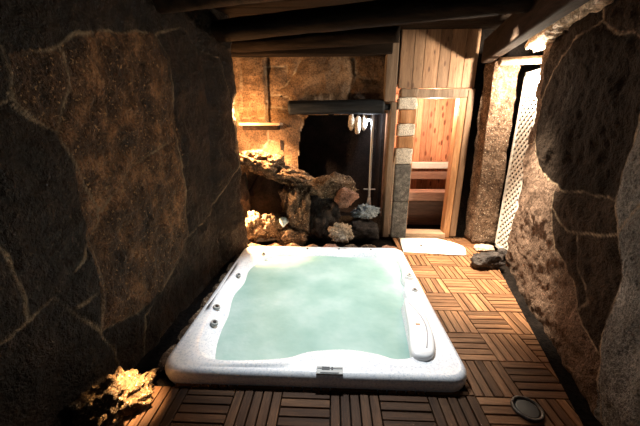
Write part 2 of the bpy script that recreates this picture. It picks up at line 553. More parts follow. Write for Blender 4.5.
LDARK = [([(-1.3, -0.1), (-1.3, 3), (1.4, 3), (1.4, 1.85), (1.41, 1.75), (1.47, 1.65), (1.56, 1.58), (1.61, 1.4), (1.6, 0.96), (1.5, 0.39), (1.6, -0.1)], 0.93),  # left wall outside the lit zone, painted near-black as light falls off
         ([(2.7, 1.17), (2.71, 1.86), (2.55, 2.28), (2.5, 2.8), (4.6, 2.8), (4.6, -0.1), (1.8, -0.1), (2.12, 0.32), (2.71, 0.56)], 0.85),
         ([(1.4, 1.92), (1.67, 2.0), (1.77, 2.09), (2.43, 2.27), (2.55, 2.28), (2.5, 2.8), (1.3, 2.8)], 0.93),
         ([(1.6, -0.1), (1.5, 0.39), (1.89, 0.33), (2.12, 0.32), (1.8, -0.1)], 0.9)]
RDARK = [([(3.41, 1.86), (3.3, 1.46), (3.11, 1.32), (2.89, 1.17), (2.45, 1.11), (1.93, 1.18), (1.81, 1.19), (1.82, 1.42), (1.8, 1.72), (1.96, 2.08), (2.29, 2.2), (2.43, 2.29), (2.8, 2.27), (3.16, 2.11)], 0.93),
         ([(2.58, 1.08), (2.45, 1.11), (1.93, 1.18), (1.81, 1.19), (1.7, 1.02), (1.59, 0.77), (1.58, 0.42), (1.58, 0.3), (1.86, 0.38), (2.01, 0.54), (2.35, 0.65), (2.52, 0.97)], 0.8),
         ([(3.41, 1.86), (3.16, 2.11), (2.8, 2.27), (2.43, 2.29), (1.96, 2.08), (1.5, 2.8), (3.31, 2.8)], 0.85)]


def lpath(u):
    return (-1.52 + 0.054 * u, u, 0.9985, -0.054)


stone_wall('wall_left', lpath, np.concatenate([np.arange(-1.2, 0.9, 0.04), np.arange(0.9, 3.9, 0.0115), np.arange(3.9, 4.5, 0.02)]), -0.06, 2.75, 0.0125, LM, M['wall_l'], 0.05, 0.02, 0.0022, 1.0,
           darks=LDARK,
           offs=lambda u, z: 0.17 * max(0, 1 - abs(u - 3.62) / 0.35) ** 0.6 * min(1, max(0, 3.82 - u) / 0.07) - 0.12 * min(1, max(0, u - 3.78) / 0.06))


def rpath(u):
    if u <= 3.4:
        y = u
        x = 1.20 + 0.28 * max(u, 0.4)
        return (x, y, -0.97, 0.2425 if u < 0.4 else -0.0)
    k = u - 3.4                       # the rounded end of the wall turning away behind the lattice
    t = min(k / 0.16, 1) * math.pi / 2
    cx, cy, r = 2.152 + 0.1, 3.4, 0.1
    x, y = cx - r * math.cos(t), cy + r * math.sin(t)
    if k > 0.16:
        x += k - 0.16
    return (x, y, -math.cos(t), math.sin(t))


GRAN = [(1.7, 3.0), (1.96, 2.08), (1.8, 1.72), (1.82, 1.42), (1.81, 1.19), (1.7, 1.02), (1.59, 0.77), (1.58, 0.42), (1.51, 0.15), (1.38, -0.2), (-1.4, -0.2), (-1.4, 3.0)]
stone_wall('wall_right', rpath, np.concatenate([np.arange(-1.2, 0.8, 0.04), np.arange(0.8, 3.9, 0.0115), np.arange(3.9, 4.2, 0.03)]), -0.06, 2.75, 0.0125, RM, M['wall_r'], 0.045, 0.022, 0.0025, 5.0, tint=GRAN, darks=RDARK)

NICHE = [(-0.47, 0.3), (-0.5, 0.98), (-0.44, 1.5), (-0.38, 1.68), (-0.3, 1.74), (0.9, 1.76), (0.9, 0.3)]
stone_wall('wall_back', lambda u: (u, 4.42, 0, -1), np.arange(-1.5, 0.78, 0.02), -0.06, 2.75, 0.02, BM, M['wall_b'], 0.03, 0.03, 0.006, 3.0, hole=NICHE,
           offs=lambda u, z: 0.10 if (u < -0.9 and z > 1.6) else 0.0)
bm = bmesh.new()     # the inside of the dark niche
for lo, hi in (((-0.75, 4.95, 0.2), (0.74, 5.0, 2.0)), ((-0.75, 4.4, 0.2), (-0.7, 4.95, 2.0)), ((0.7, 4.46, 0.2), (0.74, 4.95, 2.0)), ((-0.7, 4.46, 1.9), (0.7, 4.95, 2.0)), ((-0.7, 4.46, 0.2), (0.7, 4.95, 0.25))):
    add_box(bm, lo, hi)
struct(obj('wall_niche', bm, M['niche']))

# wall round the sauna door: tan vertical planks above it, a side panel to the right
bm = bmesh.new()
x = 0.86
for w in (0.17, 0.13, 0.19, 0.14, 0.18, 0.17):
    add_box(bm, (x, 4.28, 2.07), (x + w - 0.006, 4.33, 2.76), 0.004, random.random())
    x += w
struct(obj('wall_door', bm, M['plank_v']))
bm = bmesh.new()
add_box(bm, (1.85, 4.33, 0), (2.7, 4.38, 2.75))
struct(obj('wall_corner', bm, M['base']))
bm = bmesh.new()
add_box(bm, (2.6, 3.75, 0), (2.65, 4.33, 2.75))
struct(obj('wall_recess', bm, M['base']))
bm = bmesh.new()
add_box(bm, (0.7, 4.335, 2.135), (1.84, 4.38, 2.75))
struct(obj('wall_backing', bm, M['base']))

# sauna cabin behind the door
bm = bmesh.new()
x = 0.78
while x < 2.55:
    add_box(bm, (x, 5.5, 0), (x + 0.093, 5.53, 2.1), 0.004, random.random())
    x += 0.097
for sx in (0.75, 2.55):
    y = 4.4
    while y < 5.5:
        add_box(bm, (sx, y, 0), (sx + 0.03, y + 0.093, 2.1), 0.004, random.random())
        y += 0.097
struct(obj('wall_sauna', bm, M['sauna']))
bm = bmesh.new()
add_box(bm, (0.75, 4.39, 2.1), (2.58, 5.55, 2.13))
struct(obj('ceiling_sauna', bm, M['sauna']))

# ceiling of dark planks
bm = bmesh.new()
y = -1.25
while y < 4.45:
    add_box(bm, (-1.6, y, 2.75), (2.65, y + 0.17, 2.78), 0.004)
    y += 0.175
struct(obj('ceiling', bm, M['beam']))
bm = bmesh.new()
add_box(bm, (-1.6, -1.3, -0.06), (1.4, -1.25, 2.75))
struct(obj('wall_front', bm, M['wall_l']))

# ground under the decking, open where the tub is sunk
TX0, TX1, TY0, TY1 = -1.115, 0.895, 1.515, 3.60
bm = bmesh.new()
hx0, hx1, hy0, hy1 = TX0 + 0.06, TX1 - 0.06, TY0 + 0.06, TY1 - 0.06
for lo, hi in (((-1.6, -1.3), (2.7, hy0)), ((-1.6, hy1), (2.7, 5.6)), ((-1.6, hy0), (hx0, hy1)), ((hx1, hy0), (2.7, hy1))):
    add_box(bm, (*lo, -0.12), (*hi, -0.05))
struct(obj('floor', bm, M['base']))

# basket-weave deck
T = 0.30
NS = 5
bmx = bmesh.new()
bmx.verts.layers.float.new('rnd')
bmx.verts.layers.float.new('shaded')


def sub_rect(r, h):
    x0, y0, x1, y1 = r
    a0, b0, a1, b1 = h
    if x1 <= a0 or x0 >= a1 or y1 <= b0 or y0 >= b1:
        return [r]
    out = []
    if x0 < a0:
        out.append((x0, y0, a0, y1))
    if x1 > a1:
        out.append((a1, y0, x1, y1))
    mx0, mx1 = max(x0, a0), min(x1, a1)
    if y0 < b0:
        out.append((mx0, y0, mx1, b0))
    if y1 > b1:
        out.append((mx0, b1, mx1, y1))
    return out


bms = {0: bmx, 1: bmesh.new()}
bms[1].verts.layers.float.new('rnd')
bms[1].verts.layers.float.new('shaded')
hole = (TX0 + 0.02, TY0 + 0.02, TX1 - 0.02, TY1 - 0.02)
rd = random.Random(3)
ox, oy = 0.905, 0.0
for i in range(-8, 6):
    for j in range(-4, 15):
        x0, y0 = ox + i * T, oy + j * T
        if y0 > 4.2 or x0 + T < -1.45:
            continue
        if y0 + T > 1.5 and x0 < -0.5 and y0 < 3.7:
            lx = -1.0
        else:
            lx = -1.24
        if y0 > 3.55 and x0 < 0.7:
            continue
        ori = (i + j) % 2
        p = T / NS
        for k in range(NS):
            g = 0.0045
            if ori == 0:
                r = (x0 + 0.003, y0 + k * p + g, x0 + T - 0.003, y0 + (k + 1) * p - g)
            else:
                r = (x0 + k * p + g, y0 + 0.003, x0 + (k + 1) * p - g, y0 + T - 0.003)
            r = (max(r[0], lx), r[1], r[2], min(r[3], 4.25))
            if r[2] - r[0] < 0.015:
                continue
            for q in sub_rect(r, hole):
                if q[2] - q[0] > 0.015 and q[3] - q[1] > 0.015:
                    dz = rd.uniform(-0.002, 0.002)
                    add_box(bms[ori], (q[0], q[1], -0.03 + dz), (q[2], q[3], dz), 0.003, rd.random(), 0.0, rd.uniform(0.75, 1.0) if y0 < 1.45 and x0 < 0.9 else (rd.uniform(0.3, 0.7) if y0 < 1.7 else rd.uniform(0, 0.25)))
for ori, b_ in bms.items():
    g = b_.verts[:] + b_.edges[:] + b_.faces[:]
    nrm = Vector((1, -0.28, 0)).normalized()
    rr = bmesh.ops.bisect_plane(b_, geom=g, plane_co=(1.20 - 0.15, 0, 0), plane_no=nrm, clear_outer=True)
    es = [e for e in rr['geom_cut'] if isinstance(e, bmesh.types.BMEdge)]
    bmesh.ops.edgenet_fill(b_, edges=es)
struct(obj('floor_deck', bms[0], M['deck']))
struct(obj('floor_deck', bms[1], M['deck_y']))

# ------------------------------------------------------------------ hot tub
tub = thing('hot_tub', 'white pearl acrylic hot tub sunk into the wooden deck', 'hot tub', (-0.08, 2.55, 0))
ctr = Vector((-0.1, 2.5))


def smooth_closed(pts, n):
    out = []
    m = len(pts)
    for i in range(m):
        p0, p1, p2, p3 = (Vector(pts[(i + k) % m]) for k in (-1, 0, 1, 2))
        for s in range(n):
            t = s / n
            out.append(0.5 * ((2 * p1) + (-p0 + p2) * t + (2 * p0 - 5 * p1 + 4 * p2 - p3) * t * t + (-p0 + 3 * p1 - 3 * p2 + p3) * t ** 3))
    return out


def radial(poly):
    """radius of a closed star-shaped outline in a direction"""
    def f(a):
        d = Vector((math.cos(a), math.sin(a)))
        best = 0
        for i in range(len(poly)):
            p, q = poly[i] - ctr, poly[(i + 1) % len(poly)] - ctr
            e = q - p
            den = d.x * e.y - d.y * e.x
            if abs(den) < 1e-12:
                continue
            t = (p.x * e.y - p.y * e.x) / den
            s = (p.x * d.y - p.y * d.x) / den
            if t > 0 and -1e-6 <= s <= 1 + 1e-6:
                best = max(best, t)
        return best
    return f


def rrect(x0, y0, x1, y1, r, n=10):
    out = []
    for cx, cy, a0 in ((x1 - r, y1 - r, 0), (x0 + r, y1 - r, 90), (x0 + r, y0 + r, 180), (x1 - r, y0 + r, 270)):
        for k in range(n + 1):
            a = math.radians(a0 + 90 * k / n)
            out.append(Vector((cx + r * math.cos(a), cy + r * math.sin(a))))
    return out


OUT = rrect(TX0, TY0, TX1, TY1, 0.13)
INN = smooth_closed([(0.54, 1.71), (0.57, 1.78), (0.60, 2.05), (0.635, 2.36), (0.69, 2.45), (0.70, 2.6), (0.745, 2.72), (0.74, 2.86), (0.78, 3.0), (0.79, 3.28), (0.72, 3.42), (0.5, 3.45), (0.2, 3.43), (-0.1, 3.46), (-0.4, 3.43), (-0.66, 3.42), (-0.82, 3.28), (-0.92, 3.05), (-0.9, 2.75), (-0.93, 2.5), (-0.88, 2.2), (-0.87, 2.0), (-0.83, 1.78), (-0.76, 1.67), (-0.5, 1.65), (-0.28, 1.67), (-0.14, 1.73), (0.1, 1.765), (0.3, 1.735), (0.42, 1.69)], 8)
fo, fi = radial(OUT), radial(INN)
NA = 240
rings = []
bm = bmesh.new()


def rim_frac(a):
    # share of the rim that is flat before it slopes to the water: a wide slope on the left
    left = max(0, math.cos(a - math.pi)) ** 2
    back = max(0, math.cos(a - math.pi / 2)) ** 4
    return 0.93 - 0.5 * left - 0.3 * back


prof = []
for k in range(NA):
    a = 2 * math.pi * k / NA
    ro, ri = fo(a), fi(a)
    fr = rim_frac(a)
    front = max(0, math.cos(a + math.pi / 2)) ** 6
    w = ro - ri
    rf = ro - (w * fr)
    pr = [(ro - 0.03, -0.045), (ro - 0.008, 0.0), (ro, 0.03), (ro + 0.002, 0.06), (ro - 0.006, 0.085), (ro - 0.022, 0.1), (ro - 0.045, 0.106),
          (ro - 0.06, 0.104), (ro - w * fr * 0.5, 0.105 + 0.012 * front), (rf + 0.01, 0.104 + 0.012 * front), (rf, 0.1), (rf * 0.6 + ri * 0.4, 0.07), (ri + 0.004, 0.035), (ri - 0.012, 0.0), (ri - 0.03, -0.08), (ri - 0.07, -0.4), (ri - 0.12, -0.62), (ri * 0.5, -0.66)]
    prof.append([(ctr.x + r * math.cos(a), ctr.y + r * math.sin(a), z) for r, z in pr])
rings = [[bm.verts.new(prof[k][j]) for k in range(NA)] for j in range(len(prof[0]))]
for ra, rb in zip(rings, rings[1:]):
    for k in range(NA):
        bm.faces.new((ra[k], ra[(k + 1) % NA], rb[(k + 1) % NA], rb[k]))
bm.faces.new(rings[-1])
bmesh.ops.recalc_face_normals(bm, faces=bm.faces)
obj('shell', bm, M['acrylic'], tub, True)

# water
bm = bmesh.new()
wr = []
for s in (0.0, 0.2, 0.4, 0.6, 0.75, 0.88, 0.96, 1.0):
    if s == 0:
        wr.append([bm.verts.new((ctr.x, ctr.y, 0.03))])
    else:
        wr.append([bm.verts.new((ctr.x + (fi(2 * math.pi * k / NA) - 0.0) * s * math.cos(2 * math.pi * k / NA), ctr.y + fi(2 * math.pi * k / NA) * s * math.sin(2 * math.pi * k / NA), 0.03)) for k in range(NA)])
for k in range(NA):
    bm.faces.new((wr[0][0], wr[1][k], wr[1][(k + 1) % NA]))
for ra, rb in zip(wr[1:], wr[2:]):
    for k in range(NA):
        bm.faces.new((ra[k], rb[k], rb[(k + 1) % NA], ra[(k + 1) % NA]))
wo = obj('water', bm, M['water'], None, True)
tag(wo, 'milky aqua green water filling the hot tub', 'water')
wo['kind'] = 'stuff'

# padded armrest on the right rim, with a grey seam
arm = smooth_closed([(0.555, 1.72), (0.62, 1.66), (0.70, 1.70), (0.755, 1.86), (0.775, 2.08), (0.76, 2.28), (0.71, 2.37), (0.655, 2.36), (0.635, 2.25), (0.60, 1.98)], 8)
ac = Vector((0.675, 2.0))
bm = bmesh.new()
rr_ = []
for s, z in ((1.0, 0.09), (1.0, 0.12), (0.96, 0.135), (0.85, 0.142), (0.5, 0.145)):
    rr_.append([bm.verts.new((ac.x + (p.x - ac.x) * s, ac.y + (p.y - ac.y) * (1 - (1 - s) * 0.35), z)) for p in arm])
for ra, rb in zip(rr_, rr_[1:]):
    for k in range(len(arm)):
        bm.faces.new((ra[k], ra[(k + 1) % len(arm)], rb[(k + 1) % len(arm)], rb[k]))
bm.faces.new(rr_[-1])
bmesh.ops.recalc_face_normals(bm, faces=bm.faces)
ao = obj('armrest', bm, M['pillow'], tub, True)
bm = bmesh.new()
add_tube(bm, [(0.665 + 0.065 * math.sin(t * math.pi), 1.74 + 0.56 * t, 0.144) for t in [i / 24 for i in range(25)]], 0.0045, 6)
obj('seam', bm, M['seam'], ao, True)
bm = bmesh.new()
add_box(bm, (0.655, 1.985, 0.145), (0.69, 2.005, 0.1475), 0.001)
obj('badge', bm, M['jamb'], ao)


def jet(c, r, up=(0, 0, 1), dark=True):
    up = Vector(up).normalized()
    bm = bmesh.new()
    disc(bm, c, r, 0.014, 28, up)
    j = obj('jet', bm, M['grey'], tub, False)
    bm = bmesh.new()
    disc(bm, Vector(c) + up * 0.012, r * 0.5, 0.008, 18, up)
    obj('nozzle', bm, M['black'] if dark else M['chrome'], j)


jet((0.80, 2.56, 0.102), 0.03)
for c in ((-0.985, 2.22, 0.098), (-0.93, 2.02, 0.088)):
    jet(c, 0.032, (0.4, 0, 1))
jet((-0.97, 2.8, 0.094), 0.026, (0.4, 0, 1))
jet((-0.83, 3.36, 0.086), 0.026, (0.3, -0.3, 1))
jet((-0.3, 3.515, 0.092), 0.02, (0, -0.3, 1))
jet((0.1, 3.515, 0.092), 0.02, (0, -0.3, 1))
jet((0.5, 3.515, 0.092), 0.02, (0, -0.3, 1))
bm = bmesh.new()      # round diverter knob
disc(bm, (0.805, 2.8, 0.1), 0.052, 0.035, 32)
kn = obj('valve_knob', bm, M['pillow'], tub)
bm = bmesh.new()
disc(bm, (0.805, 2.8, 0.134), 0.036, 0.012, 28)
obj('cap', bm, M['grey'], kn)
bm = bmesh.new()
disc(bm, (0.805, 2.8, 0.145), 0.012, 0.006, 18)
obj('centre_dot', bm, M['black'], kn)

# control panel on the front rim
bm = bmesh.new()
add_box(bm, (-0.085, 1.522, 0.1), (0.085, 1.585, 0.114), 0.004)
cp = obj('control_panel', bm, M['grey'], tub)
bm = bmesh.new()
add_box(bm, (-0.05, 1.552, 0.112), (0.0, 1.578, 0.1165), 0.001)
obj('display', bm, M['black'], cp)
bm = bmesh.new()
add_box(bm, (-0.08, 1.562, 0.112), (0.082, 1.568, 0.1158), 0.001)
obj('button_strip', bm, M['black'], cp)
bm = bmesh.new()
add_box(bm, (0.01, 1.553, 0.112), (0.022, 1.577, 0.1165), 0.001)
obj('button', bm, M['black'], cp)
bm = bmesh.new()
add_box(bm, (-0.06, 1.526, 0.112), (0.06, 1.534, 0.1158), 0.001)
obj('lower_strip', bm, M['black'], cp)

# rough stone curb between tub and left wall
rr2 = random.Random(11)
y = 1.62
k = 0
curb_pos = ['nearest to the camera', 'second from the camera', 'third from the camera', 'fourth from the camera', 'fifth from the camera', 'sixth from the camera', 'seventh from the camera', 'farthest from the camera']
for k in range(8):
    ln = 0.235
    o = rock('curb_stone', 'narrow brown edging stone by left tub rim, %s' % curb_pos[k], (-1.165, y + ln / 2, 0.0), (0.04, ln * 0.55, 0.055), 40 + k, M['rock'], 'edging stone', 'edging stones along the left tub rim', 0.3, 4, 0, -0.05)
    y += ln

# ------------------------------------------------------------------ ceiling beams
b1 = log_obj('ceiling_beam', (-1.38, 2.66, 2.55), (1.62, 1.86, 2.55), 0.10, M['beam_brown'], 0.1, 1)
tag(b1, 'brown log beam nearest the camera along the top of the picture', 'beam', 'ceiling beams')
b2 = log_obj('ceiling_beam', (-1.36, 3.52, 2.54), (1.52, 2.76, 2.56), 0.10, M['beam'], 0.1, 4)
tag(b2, 'dark round ceiling beam crossing above tub, in front of the plank wall', 'beam', 'ceiling beams')
b3 = log_obj('ceiling_beam', (-1.34, 4.2, 2.57), (0.74, 3.82, 2.58), 0.085, M['beam'], 0.1, 8)
tag(b3, 'dark short ceiling beam ending at the grey brown hanging post', 'beam', 'ceiling beams')
bm = bmesh.new()
add_box(bm, (-1.34, 4.18, 2.46), (0.74, 4.34, 2.6), 0.015)
b4 = obj('ceiling_beam', bm, M['beam'])
tag(b4, 'dark squared timber lying along top of the ochre stone wall', 'beam', 'ceiling beams')
# wall plate along the right wall: two timbers
bm = bmesh.new()
pa, pb = Vector((1.86, 4.1, 2.43)), Vector((1.38, 1.6, 2.43))
dv = (pb - pa)
ang = math.atan2(dv.y, dv.x)
mid_ = (pa + pb) / 2
add_box(bm, mid_ - Vector((dv.length / 2, 0.06, 0.1)), mid_ + Vector((dv.length / 2, 0.06, 0.16)), 0.015, None, ang)
tag(obj('wall_plate_beam', bm, M['beam_brown']), 'rough brown beam running diagonally toward camera above right wall', 'beam')
bm = bmesh.new()
add_tube(bm, lerp_pts((2.02, 3.95, 2.46), (1.52, 1.7, 2.47), 30), 0.035, 14, True, 0.15, 3)
tag(obj('pole', bm, M['pale_wood'], None, True), 'thin pale wooden pole beside the diagonal brown beam', 'pole')
bm = bmesh.new()
add_tube(bm, lerp_pts((2.16, 3.7, 2.46), (1.62, 1.9, 2.46), 90), 0.075, 20, True, 0.55, 6)
for v in bm.verts:
    v.co += Vector((noise.noise(v.co * 17), noise.noise(v.co * 17 + Vector((5, 0, 0))), noise.noise(v.co * 17 + Vector((0, 5, 0))))) * 0.03
struct(obj('trim_1', bm, M['rock_pale'], None, True))
lb = log_obj('bracket_log', (1.83, 3.72, 2.28), (2.32, 3.68, 2.29), 0.04, M['post'], 0.1, 2, None, 18)
tag(lb, 'short pale log sticking out over the white lattice', 'log')

# ------------------------------------------------------------------ niche: lintel, pipe, splash rocks
lint = thing('lintel_log', 'charred black log lintel over the dark niche', 'log', (0.04, 4.28, 1.83))
bm = bmesh.new()
add_tube(bm, [Vector((-0.6, 4.28, 1.83))] + lerp_pts((-0.585, 4.28, 1.83), (0.68, 4.27, 1.84), 40), [0.06] + [0.088] * 40, 30, True, 0.16, 3)
bmesh.ops.recalc_face_normals(bm, faces=bm.faces)
obj('log', bm, M['lintel'], lint, True)
bm = bmesh.new()
add_tube(bm, [(0.62, 4.28, 1.835), (0.8, 4.28, 1.84)], 0.04, 12)
obj('peg', bm, M['lintel'], lint, True)

nl = thing('niche_lamp', 'small cool white lamp under the right end of the black lintel', 'lamp', (0.5, 4.4, 1.72))
bm = bmesh.new()
bmesh.ops.create_icosphere(bm, subdivisions=3, radius=0.022, matrix=Matrix.Translation((0.5, 4.4, 1.675)))
obj('bulb', bm, M['bulb'], nl, True)
bm = bmesh.new()
disc(bm, (0.5, 4.4, 1.69), 0.03, 0.05, 20)
obj('socket', bm, M['black'], nl)
lamp('niche_light', 'POINT', (0.5, 4.38, 1.64), 11, (0.82, 0.9, 1.0), 0.012)
bm = bmesh.new()      # pale lumps added to imitate the white glow under the lintel
for k_, (px_, w_, h_) in enumerate(((0.27, 0.05, 0.13), (0.36, 0.05, 0.17), (0.45, 0.045, 0.13))):
    rb_ = rock_bm((px_, 4.46, 1.78 - h_), (w_, 0.04, h_), 70 + k_, 0.4, 3)
    me_ = bpy.data.meshes.new('tmp')
    rb_.to_mesh(me_)
    rb_.free()
    bm.from_mesh(me_)
    bpy.data.meshes.remove(me_)
struct(obj('trim_2', bm, M['rock_pale'], None, True))

pipe = thing('shower_pipe', 'thin pale vertical pipe standing in the dark niche', 'pipe', (0.555, 4.34, 0.3))
bm = bmesh.new()
add_tube(bm, lerp_pts((0.555, 4.36, 0.4), (0.555, 4.36, 1.76), 8), 0.018, 14)
obj('tube', bm, M['pipe'], pipe, True)
bm = bmesh.new()
add_tube(bm, [(0.47, 4.36, 0.7), (0.64, 4.36, 0.7)], 0.01, 10)
obj('crossbar', bm, M['pipe'], pipe, True)
bm = bmesh.new()
add_tube(bm, [(0.555, 4.36, 0.58), (0.555, 4.36, 0.5), (0.555, 4.36, 0.36)], [0.02, 0.032, 0.045], 20)
obj('flared_foot', bm, M['pipe'], pipe, True)

# ------------------------------------------------------------------ wooden post, stone pier, door
bm = bmesh.new()
add_box(bm, (0.67, 4.2, 1.9), (0.82, 4.32, 2.7), 0.012)
tag(obj('hanging_post', bm, M['post']), 'grey brown wooden post hanging beside tan plank wall', 'post')
pier = thing('stone_pier', 'stacked stone pier of pale and orange blocks left of door', 'pier', (0.95, 4.26, 0))


def block(name, lo, hi, mat, par, seed, bev=0.015):
    bm = bmesh.new()
    add_box(bm, lo, hi, bev)
    bmesh.ops.subdivide_edges(bm, edges=bm.edges[:], cuts=5, use_grid_fill=True)
    for v in bm.verts:
        v.co += Vector((noise.noise(v.co * 9 + Vector((seed, 0, 0))), noise.noise(v.co * 9 + Vector((0, seed, 0))), noise.noise(v.co * 9 + Vector((0, 0, seed))))) * 0.008
    return obj(name, bm, mat, par, False)


for k, (z0, z1, mt, dx) in enumerate(((0.0, 0.55, 'granite', 0), (0.555, 1.08, 'granite', 0.0), (1.085, 1.3, 'block_white', -0.01), (1.305, 1.46, 'jamb', 0.01), (1.465, 1.62, 'block_white', 0), (1.625, 1.8, 'jamb', 0.01), (1.805, 1.95, 'block_white', -0.02), (1.955, 2.06, 'post', 0))):
    o = block('block', (0.88 + dx, 4.2, z0), (1.1 + dx * 0.5, 4.36, z1), M[mt], pier, k)
    o['label'] = {'granite': 'dark grey speckled block', 'block_white': 'whitewashed block', 'jamb': 'orange block', 'post': 'brown capping block'}[mt]
jp = block('side_post', (0.76, 4.22, 0.0), (0.85, 4.37, 1.9), M['post'], pier, 20)
jp['label'] = 'grey brown post along the pier'
bm = bmesh.new()
add_box(bm, (0.853, 4.215, 0.05), (0.873, 4.24, 1.2), 0.004)
obj('pale_strip', bm, M['bench_pale'], pier)

door = bpy.data.objects.new('door_1', None)
C.objects.link(door)
door.location = (1.4, 4.33, 0)
struct(door)
for nm, lo, hi, mt in (('head_frame', (1.08, 4.25, 1.95), (1.84, 4.39, 2.06), 'post'), ('jamb', (1.66, 4.25, 0.0), (1.75, 4.39, 1.95), 'jamb'), ('jamb', (1.08, 4.27, 0.06), (1.12, 4.39, 1.95), 'jamb'), ('threshold', (1.1, 4.22, -0.02), (1.68, 4.42, 0.07), 'pale_wood'), ('door_leaf', (1.755, 4.24, 0.02), (1.84, 4.32, 2.05), 'plank_v')):
    bm = bmesh.new()
    add_box(bm, lo, hi, 0.006, 0.5)
    obj(nm, bm, M[mt], door)
bm = bmesh.new()
add_box(bm, (1.645, 4.235, 1.72), (1.665, 4.25, 1.82), 0.003)
obj('hinge', bm, M['pale_wood'], door)

# sauna benches
bn = thing('sauna_bench', 'upper sauna bench with pale front board, inside the doorway', 'bench', (1.65, 5.2, 0), 'benches in the sauna')
for nm, lo, hi, mt in (('front_board', (0.82, 4.98, 0.92), (2.5, 5.02, 1.02), 'lattice'), ('seat_slat', (0.82, 5.03, 0.96), (2.5, 5.15, 0.99), 'bench'), ('seat_slat', (0.82, 5.17, 0.96), (2.5, 5.29, 0.99), 'bench'), ('seat_slat', (0.82, 5.31, 0.96), (2.5, 5.43, 0.99), 'bench'), ('lower_board', (0.82, 5.0, 0.74), (2.5, 5.03, 0.87), 'bench'), ('leg', (0.84, 5.05, 0.0), (0.9, 5.11, 0.96), 'bench'), ('leg', (2.4, 5.05, 0.0), (2.46, 5.11, 0.96), 'bench')):
    bm = bmesh.new()
    add_box(bm, lo, hi, 0.006)
    obj(nm, bm, M[mt], bn)
bn = thing('sauna_bench', 'lower reddish sauna bench below the pale one, inside the doorway', 'bench', (1.65, 4.8, 0), 'benches in the sauna')
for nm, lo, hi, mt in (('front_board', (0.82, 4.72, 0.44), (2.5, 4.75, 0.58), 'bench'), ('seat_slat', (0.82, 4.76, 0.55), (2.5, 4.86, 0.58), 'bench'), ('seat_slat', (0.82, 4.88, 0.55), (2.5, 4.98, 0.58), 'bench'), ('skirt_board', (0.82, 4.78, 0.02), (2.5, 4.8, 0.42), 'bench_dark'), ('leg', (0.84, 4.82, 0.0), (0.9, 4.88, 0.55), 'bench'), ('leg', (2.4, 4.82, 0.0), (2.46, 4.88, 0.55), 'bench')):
    bm = bmesh.new()
    add_box(bm, lo, hi, 0.006)
    obj(nm, bm, M[mt], bn)

# leaning masonry pillar right of the door
bm = bmesh.new()
bmesh.ops.create_cube(bm, size=1)
bmesh.ops.subdivide_edges(bm, edges=bm.edges[:], cuts=28, use_grid_fill=True)
for v in bm.verts:
    u, w, t = v.co.x + 0.5, v.co.y + 0.5, v.co.z + 0.5
    x0, x1 = 1.985 - 0.06 * t, 2.30 - 0.08 * t
    p = Vector((x0 + (x1 - x0) * u, 4.02 + 0.26 * w, -0.02 + 2.36 * t))
    nn = noise.fractal(p * 9, 0.8, 2, 4)
    p += Vector((v.co.x, v.co.y, 0)) * 0.035 * nn
    v.co = p
tag(obj('stone_pillar', bm, M['pillar'], None, True), 'tan rough stone pillar between sauna door and white lattice', 'pillar')

# white lattice panel
lat = thing('lattice_panel', 'tall white diagonal lattice panel against the right wall', 'lattice', (2.29, 3.8, 0))
ya, yb, xa, xb = 3.95, 3.60, 2.27, 2.27
bm = bmesh.new()


def lat_pt(s, z, dx=0.0):
    return Vector((xa + (xb - xa) * s + dx, ya + (yb - ya) * s, z))


for s0, s1, z0, z1 in ((0, 0.09, 0.0, 2.2), (0.91, 1, 0.0, 2.2), (0, 1, 0.0, 0.05), (0, 1, 2.15, 2.2)):
    a, b = lat_pt(s0, z0), lat_pt(s1, z1)
    add_box(bm, (min(a.x, b.x) - 0.012, min(a.y, b.y), z0), (max(a.x, b.x) + 0.012, max(a.y, b.y), z1), 0.003)
obj('frame', bm, M['lattice'], lat)
wdt = 0.37
for dr in (1, -1):
    bm = bmesh.new()
    c = -0.4
    while c < 2.6:
        pts = []
        for s in (0, 1):
            z = c + (s * wdt if dr > 0 else (1 - s) * wdt)
            pts.append((s, z))
        (s0, z0), (s1, z1) = sorted(pts, key=lambda q: q[1])
        lo, hi = 0.04, 2.16
        if z1 > lo and z0 < hi:
            def cut(zz):
                f = (zz - z0) / (z1 - z0)
                return (s0 + (s1 - s0) * f, zz)
            A = cut(lo) if z0 < lo else (s0, z0)
            B = cut(hi) if z1 > hi else (s1, z1)
            pa_, pb_ = lat_pt(*A, dx=-0.004 * dr), lat_pt(*B, dx=-0.004 * dr)
            d = (pb_ - pa_)
            if d.length > 0.03:
                nv = Vector((1, 0, 0))
                sv = d.normalized().cross(nv) * 0.013
                q = [pa_ + sv, pa_ - sv, pb_ - sv, pb_ + sv]
                f1 = [bm.verts.new(p + nv * 0.004) for p in q]
                f2 = [bm.verts.new(p - nv * 0.004) for p in q]
                bm.faces.new(f1)
                bm.faces.new(f2[::-1])
                for i in range(4):
                    bm.faces.new((f1[i], f1[(i + 1) % 4], f2[(i + 1) % 4], f2[i]))
        c += 0.085
    bmesh.ops.recalc_face_normals(bm, faces=bm.faces)
    obj('slats', bm, M['lattice'], lat)

